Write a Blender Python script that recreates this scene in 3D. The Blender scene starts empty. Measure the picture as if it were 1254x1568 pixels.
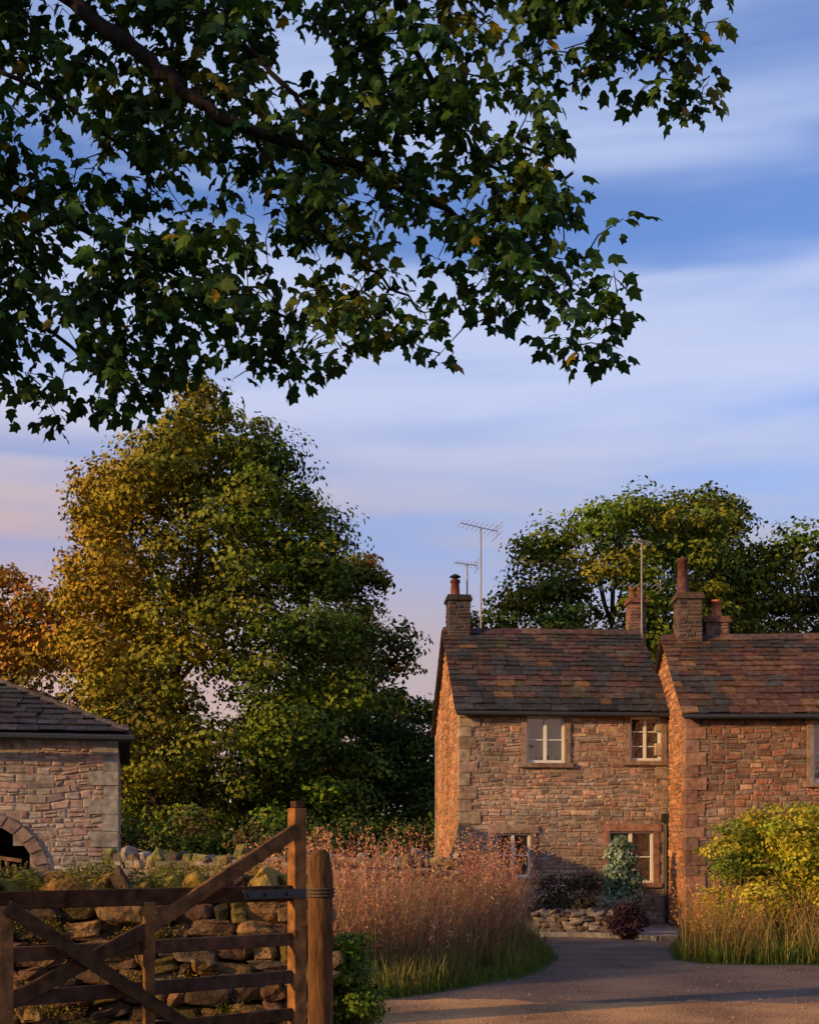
import bpy, math, random
import numpy as np
import bmesh
from mathutils import Vector, noise, Euler
random.seed(7); rng=np.random.default_rng(7)
scene=bpy.context.scene
COL=scene.collection

# ------------------------------------------------------------ mesh builder
class MB:
    def __init__(s): s.V=[];s.C=[];s.L=[];s.T=[];s.n=0
    def add(s,V,F,col):
        V=np.asarray(V,float).reshape(-1,3)
        C=np.asarray(col,float)
        if C.ndim==1: C=np.tile(C,(len(V),1))
        s.V.append(V); s.C.append(C)
        if isinstance(F,np.ndarray):
            s.L.append((F+s.n).ravel()); s.T.append(np.full(len(F),F.shape[1]))
        else:
            for f in F:
                s.L.append(np.array(f)+s.n); s.T.append(np.array([len(f)]))
        s.n+=len(V)
    def make(s,name,mat,parent=None,smooth=False,bevel=0):
        me=bpy.data.meshes.new(name)
        V=np.concatenate(s.V);C=np.concatenate(s.C);L=np.concatenate(s.L);T=np.concatenate(s.T)
        me.vertices.add(len(V)); me.vertices.foreach_set('co',V.astype(np.float32).ravel())
        me.loops.add(len(L)); me.loops.foreach_set('vertex_index',L.astype(np.int32))
        me.polygons.add(len(T))
        st=np.concatenate([[0],np.cumsum(T)[:-1]])
        me.polygons.foreach_set('loop_start',st.astype(np.int32))
        me.polygons.foreach_set('loop_total',T.astype(np.int32))
        me.polygons.foreach_set('use_smooth',np.full(len(T),smooth))
        me.update(calc_edges=True)
        a=me.color_attributes.new('Col','FLOAT_COLOR','POINT')
        a.data.foreach_set('color',np.concatenate([C,np.ones((len(C),1))],1).astype(np.float32).ravel())
        me.materials.append(mat)
        ob=bpy.data.objects.new(name,me); COL.objects.link(ob)
        if parent: ob.parent=parent
        if bevel:
            m=ob.modifiers.new('bevel','BEVEL'); m.width=bevel; m.segments=2; m.limit_method='ANGLE'
        return ob

def empty(name,loc=(0,0,0),rot=0):
    e=bpy.data.objects.new(name,None); COL.objects.link(e)
    e.location=loc; e.rotation_euler=(0,0,rot); e.empty_display_size=.3
    return e

BOXF=np.array([[0,3,2,1],[4,5,6,7],[0,1,5,4],[1,2,6,5],[2,3,7,6],[3,0,4,7]])
def box(mb,x0,x1,y0,y1,z0,z1,col,j=0):
    V=np.array([[x0,y0,z0],[x1,y0,z0],[x1,y1,z0],[x0,y1,z0],[x0,y0,z1],[x1,y0,z1],[x1,y1,z1],[x0,y1,z1]],float)
    if j: V+=rng.uniform(-j,j,V.shape)
    mb.add(V,BOXF,col)
def obox(mb,p0,p1,w,t,col,up=(0,0,1),ext=0,j=0):
    p0=Vector(p0);p1=Vector(p1);d=(p1-p0).normalized()
    p0=p0-d*ext;p1=p1+d*ext
    s=d.cross(Vector(up)).normalized();u=s.cross(d).normalized()
    V=[]
    for p in (p0,p1):
        for a,b in ((-1,-1),(1,-1),(1,1),(-1,1)):
            V.append(tuple(p+s*(a*t/2)+u*(b*w/2)+Vector((random.uniform(-j,j),random.uniform(-j,j),random.uniform(-j,j)))))
    mb.add(V,BOXF,col)
def tube(mb,pts,rad,col,sides=6,cap=True,jit=0):
    pts=[Vector(p) for p in pts]; n=len(pts)
    if not hasattr(rad,'__len__'): rad=[rad]*n
    V=[];ref=Vector((0.13,0.9,0.35)).normalized()
    for i,p in enumerate(pts):
        d=(pts[min(i+1,n-1)]-pts[max(i-1,0)])
        d=d.normalized() if d.length>1e-9 else Vector((0,0,1))
        r=ref
        if abs(d.dot(r))>.92: r=Vector((1,0,0))
        a=d.cross(r).normalized();b=d.cross(a)
        for k in range(sides):
            t=2*math.pi*k/sides
            V.append(tuple(p+(a*math.cos(t)+b*math.sin(t))*(rad[i]*(1+random.uniform(-jit,jit)))))
    F=[]
    for i in range(n-1):
        for k in range(sides):
            k2=(k+1)%sides
            F.append((i*sides+k,i*sides+k2,(i+1)*sides+k2,(i+1)*sides+k))
    F=np.array(F)
    mb.add(V,F,col)
    if cap:
        mb.add(V[-sides:],[tuple(range(sides))],col)
        mb.add(V[:sides],[tuple(range(sides))[::-1]],col)
def pick(pal,j=.12):
    c=np.array(pal[rng.integers(len(pal))]); return np.clip(c*(1+rng.uniform(-j,j))+rng.uniform(-.006,.006,3),.004,1)

# ------------------------------------------------------------ materials
def nodes(name):
    m=bpy.data.materials.new(name); m.use_nodes=True
    nt=m.node_tree; return m,nt,nt.nodes['Principled BSDF']
def mat_attr(name,rough=.85,nscale=14,namt=.5,bump=.3,bscale=60,spec=.3,metal=0,bdist=.01,stain=0,stretch=None):
    m,nt,b=nodes(name); N=nt.nodes;L=nt.links
    a=N.new('ShaderNodeAttribute');a.attribute_name='Col'
    tc=N.new('ShaderNodeTexCoord');vec=tc.outputs['Object']
    if stretch:
        mp=N.new('ShaderNodeMapping');mp.inputs['Scale'].default_value=stretch;L.new(vec,mp.inputs[0]);vec=mp.outputs[0]
    def mul(src,scale,lo,hi,det=6):
        n1=N.new('ShaderNodeTexNoise');n1.inputs['Scale'].default_value=scale;n1.inputs['Detail'].default_value=det
        L.new(vec,n1.inputs['Vector'])
        mr=N.new('ShaderNodeMapRange');mr.inputs[1].default_value=.3;mr.inputs[2].default_value=.7
        mr.inputs[3].default_value=lo;mr.inputs[4].default_value=hi
        L.new(n1.outputs[0],mr.inputs[0])
        mx=N.new('ShaderNodeVectorMath');mx.operation='SCALE'
        L.new(src,mx.inputs[0]);L.new(mr.outputs[0],mx.inputs['Scale']);return mx.outputs[0]
    o=mul(a.outputs['Color'],nscale,1-namt,1+namt*.6)
    if stain: o=mul(o,.9,1-stain,1+stain*.5,4)
    L.new(o,b.inputs['Base Color'])
    n2=N.new('ShaderNodeTexNoise');n2.inputs['Scale'].default_value=bscale;n2.inputs['Detail'].default_value=5
    L.new(vec,n2.inputs['Vector'])
    bp=N.new('ShaderNodeBump');bp.inputs['Strength'].default_value=bump;bp.inputs['Distance'].default_value=bdist
    L.new(n2.outputs[0],bp.inputs['Height']);L.new(bp.outputs[0],b.inputs['Normal'])
    b.inputs['Roughness'].default_value=rough;b.inputs['Specular IOR Level'].default_value=spec
    b.inputs['Metallic'].default_value=metal
    return m
def mat_leaf(name,trans=.3,rough=.55):
    m,nt,b=nodes(name);N=nt.nodes;L=nt.links
    a=N.new('ShaderNodeAttribute');a.attribute_name='Col'
    L.new(a.outputs['Color'],b.inputs['Base Color'])
    b.inputs['Roughness'].default_value=rough;b.inputs['Specular IOR Level'].default_value=.15
    if trans:
        t=N.new('ShaderNodeBsdfTranslucent');L.new(a.outputs['Color'],t.inputs['Color'])
        mx=N.new('ShaderNodeMixShader');mx.inputs[0].default_value=trans
        L.new(b.outputs[0],mx.inputs[1]);L.new(t.outputs[0],mx.inputs[2])
        L.new(mx.outputs[0],N['Material Output'].inputs[0])
    return m
M_STONE=mat_attr('rubble_stone',.9,9,.45,.6,45,.15,stain=.35)
M_ROCK=mat_attr('drystone',.95,7,.6,.9,30,.1,bdist=.02,stain=.3)
M_SLATE=mat_attr('stone_slate',.85,8,.5,.5,40,.15,stain=.35)
M_WOOD=mat_attr('weathered_wood',.85,14,.6,.7,40,.1,stain=.3)
M_POST=mat_attr('post_wood',.9,14,.6,1.0,30,.1,stain=.3,stretch=(4,4,.4))
M_PAINT=mat_attr('painted_wood',.5,20,.12,.1,60,.4)
M_IRON=mat_attr('iron',.5,20,.3,.1,60,.5)
M_BARK=mat_attr('bark',.95,10,.5,.8,25,.15,bdist=.02)
M_LEAF=mat_leaf('leaf',.35)
M_LEAFD=mat_leaf('distant_leaf',0,.9)
M_GRASS=mat_leaf('grass_blade',.2,.7)
def mat_glass():
    m,nt,b=nodes('window_glass')
    b.inputs['Base Color'].default_value=(.02,.022,.025,1);b.inputs['Roughness'].default_value=.03
    b.inputs['Specular IOR Level'].default_value=.8;b.inputs['IOR'].default_value=1.9
    N=nt.nodes;tc=N.new('ShaderNodeTexCoord');n=N.new('ShaderNodeTexNoise');n.inputs['Scale'].default_value=2.5
    bp=N.new('ShaderNodeBump');bp.inputs['Strength'].default_value=.25;bp.inputs['Distance'].default_value=.03
    nt.links.new(tc.outputs['Object'],n.inputs['Vector']);nt.links.new(n.outputs[0],bp.inputs['Height']);nt.links.new(bp.outputs[0],b.inputs['Normal'])
    return m
M_GLASS=mat_glass()
def mat_ground(name,c1,c2,c3,s1,s2,bump,rough=.95,spec=.1,bd=.02,thr=(.55,.7)):
    m,nt,b=nodes(name);N=nt.nodes;L=nt.links
    tc=N.new('ShaderNodeTexCoord')
    n1=N.new('ShaderNodeTexNoise');n1.inputs['Scale'].default_value=s1;n1.inputs['Detail'].default_value=7
    n2=N.new('ShaderNodeTexNoise');n2.inputs['Scale'].default_value=s2;n2.inputs['Detail'].default_value=6
    for n in(n1,n2):L.new(tc.outputs['Object'],n.inputs['Vector'])
    r=N.new('ShaderNodeValToRGB');r.color_ramp.elements[0].position=.35;r.color_ramp.elements[0].color=(*c1,1)
    r.color_ramp.elements[1].position=.65;r.color_ramp.elements[1].color=(*c2,1)
    L.new(n1.outputs[0],r.inputs[0])
    r2=N.new('ShaderNodeValToRGB');r2.color_ramp.elements[0].position=thr[0];r2.color_ramp.elements[0].color=(0,0,0,1);r2.color_ramp.elements[1].position=thr[1]
    L.new(n2.outputs[0],r2.inputs[0])
    mx=N.new('ShaderNodeMix');mx.data_type='RGBA';L.new(r2.outputs[0],mx.inputs[0]);L.new(r.outputs[0],mx.inputs[6]);mx.inputs[7].default_value=(*c3,1)
    L.new(mx.outputs[2],b.inputs['Base Color'])
    bp=N.new('ShaderNodeBump');bp.inputs['Strength'].default_value=bump;bp.inputs['Distance'].default_value=bd
    L.new(n2.outputs[0],bp.inputs['Height']);L.new(bp.outputs[0],b.inputs['Normal'])
    b.inputs['Roughness'].default_value=rough;b.inputs['Specular IOR Level'].default_value=spec
    return m
M_GROUND=mat_ground('meadow',(.04,.055,.015),(.075,.07,.025),(.1,.08,.035),.4,6,.5)
M_ROAD=mat_ground('asphalt',(.11,.072,.058),(.20,.135,.10),(.3,.2,.14),.9,26,1.0,.9,.1,.05)
M_SUNPAINT=mat_ground('painted_sunlight',(.26,.13,.065),(.58,.30,.13),(.6,.35,.18),1.1,30,1.0,.95,.05,.05)  # warm colour stands in for low sunlight on the near road
M_PAVE=mat_ground('gravel_paving',(.18,.13,.11),(.25,.19,.16),(.3,.24,.19),2,30,.6)

# ------------------------------------------------------------ leaves
def frames(n):
    r=rng.normal(size=n.shape); n=n/np.linalg.norm(n,axis=1,keepdims=True)
    t=np.cross(n,r);t/=np.linalg.norm(t,axis=1,keepdims=True)+1e-9
    return n,t,np.cross(n,t)
QT=np.array([[0,-.5,0],[.36,0,.08],[0,.6,0],[-.36,.05,.08]]);QF=np.array([[0,1,2,3]])
MT=[(0,.38,.05),(0,0,0),(.2,.04,0),(.46,.16,-.06),(.33,.36,0),(.5,.66,-.12),(.25,.70,-.02),(0,1.08,-.18),(-.25,.70,-.02),(-.5,.66,-.12),(-.33,.36,0),(-.46,.16,-.06),(-.2,.04,0)]
MT=np.array(MT);MF=np.array([[0,i,i%12+1] for i in range(1,13)])
def leaves(mb,C,Nn,S,colr,tmpl=QT,F=QF,T=None,B=None):
    if T is None: Nn,T,B=frames(Nn)
    m=len(tmpl)
    V=C[:,None,:]+S[:,None,None]*(tmpl[None,:,0,None]*T[:,None,:]+tmpl[None,:,1,None]*B[:,None,:]+tmpl[None,:,2,None]*Nn[:,None,:])
    n=len(C)
    FF=(F[None]+ (np.arange(n)*m)[:,None,None]).reshape(-1,F.shape[1])
    mb.add(V.reshape(-1,3),FF,np.repeat(colr,m,axis=0))

def crown(mb,prof,y0,depth,ncl,nlf,ls,pal,cr=(.8,1.6),tint=None,edge=.65,skew=1.0):
    prof=sorted(prof);zs=np.array([p[0] for p in prof]);xl=np.array([p[1] for p in prof]);xr=np.array([p[2] for p in prof])
    wmax=(xr-xl).max(); cl=[]
    while len(cl)<ncl:
        z=rng.uniform(zs[0],zs[-1]);a=np.interp(z,zs,xl);b=np.interp(z,zs,xr)
        if rng.uniform()>((b-a)/wmax)**.7+.1: continue
        r=cr[0]+(cr[1]-cr[0])*rng.uniform()**skew
        if b-a<wmax*.4: r=min(r,cr[0]+.25*(cr[1]-cr[0]))
        hw=max((b-a)/2-r*edge,.05)
        hd=depth*min(1,((b-a)/wmax)**.7)
        hd=max(hd-r*.6,.1)
        t=rng.uniform(0,2*math.pi);q=rng.uniform()**.3
        cl.append(((a+b)/2+hw*q*math.cos(t),y0+hd*q*math.sin(t),z,r))
    for (x,y,z,r) in cl:
        n=int(nlf*(r/cr[1])**2*rng.uniform(.8,1.2))+8
        d=rng.normal(size=(n,3));d/=np.linalg.norm(d,axis=1,keepdims=True)
        rad=r*rng.uniform(.45,1.08,n)**.6
        ph=rng.uniform(0,6,3)
        lob=1+.34*np.sin(d[:,0]*4+ph[0])*np.sin(d[:,1]*4+ph[1])+.28*np.sin(d[:,2]*6+ph[2])
        P=np.array([x,y,z])+d*(rad*lob)[:,None]*np.array([1,1,.58])
        P[:,2]-=.12*((P[:,0]-x)**2+(P[:,1]-y)**2)/max(r,.3)
        P[:,2]=np.maximum(P[:,2],.02)
        base=pick(pal,.3)
        if tint is not None: base=tint(base,x,y,z)
        C=base[None]*rng.uniform(.6,1.35,(n,1))*(1+rng.uniform(-.1,.1,(n,3)))
        leaves(mb,P,d+rng.normal(size=(n,3))*.35+np.array([0,0,.15]),rng.uniform(.7,1.3,n)*ls,C)
    return cl
def tree(name,prof,y0,depth,ncl,nlf,ls,pal,cr=(.8,1.6),tint=None,trunk=None,tr=.35,barkcol=(.07,.05,.035),mat=None,limbs=14,edge=.65,skew=1.0):
    e=empty(name,(0,0,0))
    mb=MB();cl=crown(mb,prof,y0,depth,ncl,nlf,ls,pal,cr,tint,edge,skew);mb.make('foliage',mat or M_LEAFD,e)
    tb=MB()
    zs=sorted(p[0] for p in prof);top=zs[-1]
    tx,ty=trunk; cx=np.mean([c[0] for c in cl]);
    pts=[(tx,ty,-.1),(tx+.05,ty,top*.15),(tx*.8+cx*.2,ty+.2,top*.35),(tx*.4+cx*.6,ty+.1,top*.58),(cx,y0,top*.8)]
    tube(tb,pts,[tr*1.25,tr,tr*.75,tr*.4,tr*.1],barkcol,9)
    for c in random.sample(cl,min(limbs,len(cl))):
        h=min(max(c[2]-abs(c[0]-tx)*.6-1,top*.15),top*.7)
        p0=Vector((np.interp(h,[p[2] for p in pts],[p[0] for p in pts]),np.interp(h,[p[2] for p in pts],[p[1] for p in pts]),h));p1=Vector(c[:3])
        mid=(p0+p1)/2+Vector((0,0,-.3))
        tube(tb,[p0,mid,p1],[tr*.32,tr*.18,tr*.05],barkcol,6,False)
    tb.make('trunk',M_BARK,e)
    return e

# ------------------------------------------------------------ masonry
QUADF=np.array([[4,5,6,7],[0,1,5,4],[1,2,6,5],[2,3,7,6],[3,0,4,7]])
def stone_face(mb,o,u,n,z0,z1,xr,openings,pal,rh=(.09,.17),sw=(.14,.42),gap=.012,proud=.022,patch=None,warp=.06):
    o=np.array(o,float);u=np.array(u,float);n=np.array(n,float);z=z0;seed=rng.uniform(0,50)
    def wp(q):
        x,zz=q
        f=min(1,max(0,(zz-z0)/.4),max(0,(z1-zz)/.3))
        for (a,b,c,d) in openings:
            dd=max(a-x,x-b,c-zz,zz-d);f=min(f,max(0,dd/.25))
        return x+f*warp*.7*noise.noise(Vector((x*3,zz*3,seed+9))), zz+f*warp*(noise.noise(Vector((x*1.1,zz*2,seed)))*1.2+.6*noise.noise(Vector((x*4.5,zz*4,seed+4))))
    def one(x,z,w,h):
        g=gap*rng.uniform(.5,1.7);g2=gap*rng.uniform(.4,1.4);pr=proud*rng.uniform(.2,1.1);bv=rng.uniform(.010,.024)
        j=lambda:rng.uniform(-.016,.016)
        out=[(x+g+j()*.7,z+g2+j()*.5),(x+w-g+j()*.7,z+g2+j()*.5),(x+w-g+j()*.7,z+h-g2+j()*.5),(x+g+j()*.7,z+h-g2+j()*.5)]
        inn=[(out[0][0]+bv,out[0][1]+bv*.8),(out[1][0]-bv,out[1][1]+bv*.8),(out[2][0]-bv,out[2][1]-bv*.8),(out[3][0]+bv,out[3][1]-bv*.8)]
        out=[wp(q) for q in out];inn=[wp(q) for q in inn]
        V=[o+u*q[0]+np.array([0,0,q[1]])+n*.001 for q in out]+[o+u*q[0]+np.array([0,0,q[1]])+n*(pr+rng.uniform(-.005,.005)) for q in inn]
        c=pick(pal,.24)
        if patch is not None: c=patch(c,x+w/2,z)
        mb.add(V,QUADF,c)
    while z<z1-.03:
        h=min(rng.uniform(*rh),z1-z)
        a,b=xr(z+h/2)
        segs=[(a,b)]
        for (x0,x1,q0,q1) in openings:
            if z+h*.5>q0 and z+h*.5<q1:
                ns=[]
                for s,e in segs:
                    if x1<=s or x0>=e: ns.append((s,e))
                    else:
                        if x0>s: ns.append((s,x0))
                        if x1<e: ns.append((x1,e))
                segs=ns
        for s,e in segs:
            x=s
            while x<e-.02:
                w=rng.uniform(*sw)*(1.0 if rng.uniform()>.15 else 1.5)
                if x+w>e-.1: w=e-x
                if h>.1 and rng.uniform()<.3:
                    f=rng.uniform(.35,.65);one(x,z,w,h*f);one(x,z+h*f,w,h*(1-f))
                else: one(x,z,w,h)
                x+=w
        z+=h
def backing(mb,x0,x1,z0,z1,openings,col,y=0.0,rev=.2):
    xs=sorted({x0,x1,*[o[0] for o in openings],*[o[1] for o in openings]});zz=sorted({z0,z1,*[o[2] for o in openings],*[o[3] for o in openings]})
    for i in range(len(xs)-1):
        for k in range(len(zz)-1):
            mx=(xs[i]+xs[i+1])/2;mz=(zz[k]+zz[k+1])/2
            if any(o[0]<mx<o[1] and o[2]<mz<o[3] for o in openings): continue
            mb.add([(xs[i],y,zz[k]),(xs[i+1],y,zz[k]),(xs[i+1],y,zz[k+1]),(xs[i],y,zz[k+1])],[(0,1,2,3)],col)
    for a,b,c,d in openings:
        mb.add([(a,y,c),(a,y+rev,c),(a,y+rev,d),(a,y,d)],[(0,1,2,3)],col)
        mb.add([(b,y,c),(b,y+rev,c),(b,y+rev,d),(b,y,d)],[(3,2,1,0)],col)
        mb.add([(a,y,c),(b,y,c),(b,y+rev,c),(a,y+rev,c)],[(0,1,2,3)],col)
        mb.add([(a,y,d),(b,y,d),(b,y+rev,d),(a,y+rev,d)],[(3,2,1,0)],col)
def window(st,wd,gl,x0,x1,z0,z1,cols=2,rows=2,scol=(.31,.2,.14),fcol=(.72,.68,.6),sur=.13,mull=False):
    box(st,x0-sur,x0,-.045,.14,z0,z1,scol,.003);box(st,x1,x1+sur,-.045,.14,z0,z1,np.array(scol)*.92,.003)
    box(st,x0-sur-.05,x1+sur+.05,-.052,.14,z1+.002,z1+.002+sur*1.3,np.array(scol)*1.05,.004)
    box(st,x0-sur-.06,x1+sur+.06,-.085,.14,z0-.002-sur*.8,z0-.002,np.array(scol)*.9,.004)
    f=.05
    box(wd,x0,x0+f,.04,.13,z0,z1,fcol);box(wd,x1-f,x1,.04,.13,z0,z1,fcol)
    box(wd,x0+f,x1-f,.042,.13,z1-f,z1,fcol);box(wd,x0+f,x1-f,.035,.13,z0,z0+f*1.3,fcol)
    for i in range(1,cols):
        x=x0+(x1-x0)*i/cols;w=.028 if not(mull) else .034
        box(wd,x-w,x+w,.038,.128,z0+f*1.3,z1-f,fcol)
    for k in range(1,rows):
        z=z0+(z1-z0)*k/rows
        for i in range(cols):
            a=x0+(x1-x0)*i/cols+.04;b=x0+(x1-x0)*(i+1)/cols-.04
            if i==0:a=x0+f
            if i==cols-1:b=x1-f
            box(wd,a,b,.06,.12,z-.012,z+.012,fcol)
    gl.add([(x0,.1,z0),(x1,.1,z0),(x1,.1,z1),(x0,.1,z1)],[(0,1,2,3)],(.02,.02,.02))
def slates(mb,x0,x1,ye,ze,yr,zr,pal,rows=15,tw=(.22,.5),flip=1,clip=None,patch=None):
    L=math.hypot(yr-ye,zr-ze);sy=(yr-ye)/L;sz=(zr-ze)/L
    s=np.array([0,sy,sz]);n=np.array([0,-sz*flip,abs(sy)]);
    w=np.linspace(1.3,.75,rows);w=w/w.sum()*L;t=0
    for i in range(rows):
        a,b=(x0,x1) if clip is None else clip(t/L)
        x=a-rng.uniform(0,.15)
        while x<b-.02:
            ww=rng.uniform(*tw);xe=min(x+ww,b); xs=max(x,a)
            if xe-xs>.03:
                ln=w[i]*1.25;th=rng.uniform(.014,.036);j=rng.uniform(-.016,.016);lift=rng.uniform(.0,.014)
                g=.004
                P=[]
                for tt,hh in ((t-.02+j,.035+lift),(t+ln,.004)):
                    for xx in (xs+g,xe-g):
                        for q in (0,th):
                            P.append(np.array([xx,ye,ze])+s*(tt+rng.uniform(-.008,.008))+n*(hh+q+rng.uniform(-.003,.003)))
                V=[P[0],P[2],P[6],P[4],P[1],P[3],P[7],P[5]]
                c=pick(pal,.18)
                if patch is not None: c=patch(c,x,t/L)
                mb.add(V,BOXF,c)
            x+=ww
        t+=w[i]
def quoins(mb,x,y,z1,sx,sy,pal,z0=0):
    z=z0;i=0
    while z<z1-.1:
        h=min(rng.uniform(.2,.32),z1-z);a=.42 if i%2 else .24;b=.24 if i%2 else .42
        x0,x1=(x-.03*sx,x+a*sx*rng.uniform(.85,1.1));y0,y1=(y-.03*sy,y+b*sy)
        box(mb,min(x0,x1),max(x0,x1),min(y0,y1),max(y0,y1),z+.006,z+h-.006,pick(pal,.2),.006)
        z+=h;i+=1
def chimney(mb,pb,x0,x1,y0,y1,z0,z1,pal,pots):
    for (o,u,n,w) in (((x0,y0,0),(1,0,0),(0,-1,0),x1-x0),((x0,y1,0),(0,-1,0),(-1,0,0),y1-y0),((x1,y0,0),(0,1,0),(1,0,0),y1-y0),((x1,y1,0),(-1,0,0),(0,1,0),x1-x0)):
        stone_face(mb,o,u,n,z0,z1,lambda z,w=w:(0,w),[],pal,(.07,.11),(.15,.3),proud=.02,warp=0)
    box(mb,x0+.002,x1-.002,y0+.002,y1-.002,z0,z1,(.12,.1,.09))
    box(mb,x0-.06,x1+.06,y0-.06,y1+.06,z0-.05,z0+.12,pick(pal))
    box(mb,x0-.05,x1+.05,y0-.05,y1+.05,z1,z1+.08,pick(pal)*.8)
    box(mb,x0-.02,x1+.02,y0-.02,y1+.02,z1+.08,z1+.14,pick(pal)*.8)
    for (px,h,r,c,cowl) in pots:
        cy=(y0+y1)/2;zt=z1+.14
        tube(pb,[(px,cy,zt),(px,cy,zt+.05),(px,cy,zt+.06),(px,cy,zt+h-.08),(px,cy,zt+h-.07),(px,cy,zt+h)],[r*1.25,r*1.25,r*1.05,r*.88,r*1.12,r*1.08],c,14)
        if cowl:
            tube(pb,[(px,cy,zt+h),(px,cy,zt+h+.07)],[r*.6,r*.6],(.03,.03,.03),10)
            tube(pb,[(px,cy,zt+h+.07),(px,cy,zt+h+.09),(px,cy,zt+h+.15)],[r*1.25,r*1.25,r*.35],(.04,.04,.04),12)

P_GREY=[(.35,.245,.18),(.41,.28,.195),(.28,.20,.155),(.42,.25,.17),(.44,.31,.21),(.35,.19,.13),(.21,.155,.125),(.34,.275,.22)]
P_GABLE=[(.48,.19,.08),(.42,.175,.075),(.5,.25,.11),(.35,.16,.08)]
P_RED=[(.29,.13,.08),(.34,.155,.095),(.21,.115,.075),(.3,.185,.12),(.16,.1,.075),(.34,.21,.13),(.23,.165,.125)]
P_PINK=[(.5,.32,.25),(.45,.345,.28),(.5,.365,.28),(.42,.27,.21),(.52,.42,.33),(.38,.3,.245)]
P_ROOF=[(.10,.055,.04),(.115,.062,.043),(.09,.052,.04),(.075,.052,.043),(.12,.07,.047),(.095,.05,.038)]
MORT=(.37,.275,.2)

def cottage(name,loc,rot,W,D,EZ,RZ,RY,ops,pal,gpal,rpal,quo,patchR=None,patchF=None,rows=15,mort=MORT):
    e=empty(name,loc,rot)
    st=MB();wl=MB();wd=MB();gl=MB();rf=MB();ir=MB();pb=MB()
    op=[(o[0],o[1],o[2],o[3]) for o in ops]
    backing(wl,0,W,-.2,EZ,op,mort)
    opx=[(o[0]-.13,o[1]+.13,o[2]-.1,o[3]+.17) for o in ops]
    stone_face(st,(0,0,0),(1,0,0),(0,-1,0),0,EZ,lambda z:(0.2,W-.2),opx,pal,(.07,.15),(.1,.34),patch=patchF)
    for (x,sgn) in ((0,-1),(W,1)):
        V=[(x,0,-.2),(x,D,-.2),(x,D,EZ),(x,RY,RZ-.02),(x,0,EZ)]
        wl.add(V,[(0,1,2,3,4)] if sgn>0 else [(4,3,2,1,0)],mort)
    def xr(z):
        if z<EZ: return (.2,D-.2)
        f=(z-EZ)/(RZ-EZ); return (RY*f+.02, D-(D-RY)*f-.02)
    stone_face(st,(0,0,0),(0,1,0),(-1,0,0),0,RZ-.1,xr,[],gpal,(.1,.18))
    wl.add([(0,D,-.2),(W,D,-.2),(W,D,EZ),(0,D,EZ)],[(3,2,1,0)],mort)
    quoins(st,0,0,EZ,1,1,quo);quoins(st,W,0,EZ,-1,1,quo)
    quoins(st,0,D,EZ,1,-1,quo)
    for o in ops: window(st,wd,gl,*o[:4],*o[4:6],**(o[6] if len(o)>6 else {}))
    ov=.12;sl=(RZ-EZ)/RY;ye=-.18;ze=EZ-.18*sl+.05
    V=[(-ov,ye,ze),(W+.0,ye,ze),(W+.0,RY,RZ+.05),(-ov,RY,RZ+.05)]
    V2=[(a,b,c-.07) for a,b,c in V]
    rf.add(V+V2,np.array([[0,1,2,3],[7,6,5,4],[0,4,5,1],[1,5,6,2],[3,7,4,0]]),(.06,.045,.04))
    slb=(RZ-EZ)/(D-RY);yb=D+.18;zb=EZ-.18*slb+.05
    V=[(-ov,RY,RZ+.05),(W,RY,RZ+.05),(W,yb,zb),(-ov,yb,zb)]
    V2=[(a,b,c-.07) for a,b,c in V]
    rf.add(V+V2,np.array([[0,1,2,3],[7,6,5,4],[1,5,6,2],[2,6,7,3],[3,7,4,0]]),(.06,.045,.04))
    slates(rf,-ov-.03,W,ye,ze,RY,RZ+.05,rpal,rows,patch=patchR)
    slates(rf,-ov-.03,W,yb,zb,RY,RZ+.05,rpal,rows,flip=-1)
    x=-ov
    while x<W-.05:
        w=min(rng.uniform(.4,.55),W-x);c=pick(rpal,.2)*1.1
        h=RZ+.13+rng.uniform(-.012,.012)
        V=[];
        for xx in (x+.006,x+w-.006):
            V+=[(xx,RY-.17,h-.17*sl+.0),(xx,RY,h+.03),(xx,RY+.17,h-.17*sl),(xx,RY+.15,h-.17*sl-.05),(xx,RY,h-.03),(xx,RY-.15,h-.17*sl-.05)]
        rf.add(V,[(0,1,7,6),(1,2,8,7),(2,3,9,8),(3,4,10,9),(4,5,11,10),(5,0,6,11),(5,4,3,2,1,0),(6,7,8,9,10,11)],c);x+=w
    tube(ir,[(-.1,ye-.05,ze-.05),(W,ye-.05,ze-.06)],.055,(.03,.028,.027),8)
    return e,st,wl,wd,gl,rf,ir,pb
def finish(e,st,wl,wd,gl,rf,ir,pb):
    wl.make('wall_mortar',M_STONE,e);st.make('stonework',M_STONE,e);rf.make('roof',M_SLATE,e)
    if wd.n: wd.make('window_frames',M_PAINT,e)
    if gl.n: gl.make('window_glass',M_GLASS,e)
    if ir.n: ir.make('gutters_and_pipes',M_IRON,e)
    if pb.n: pb.make('chimney_pots',M_SLATE,e,True)

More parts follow.
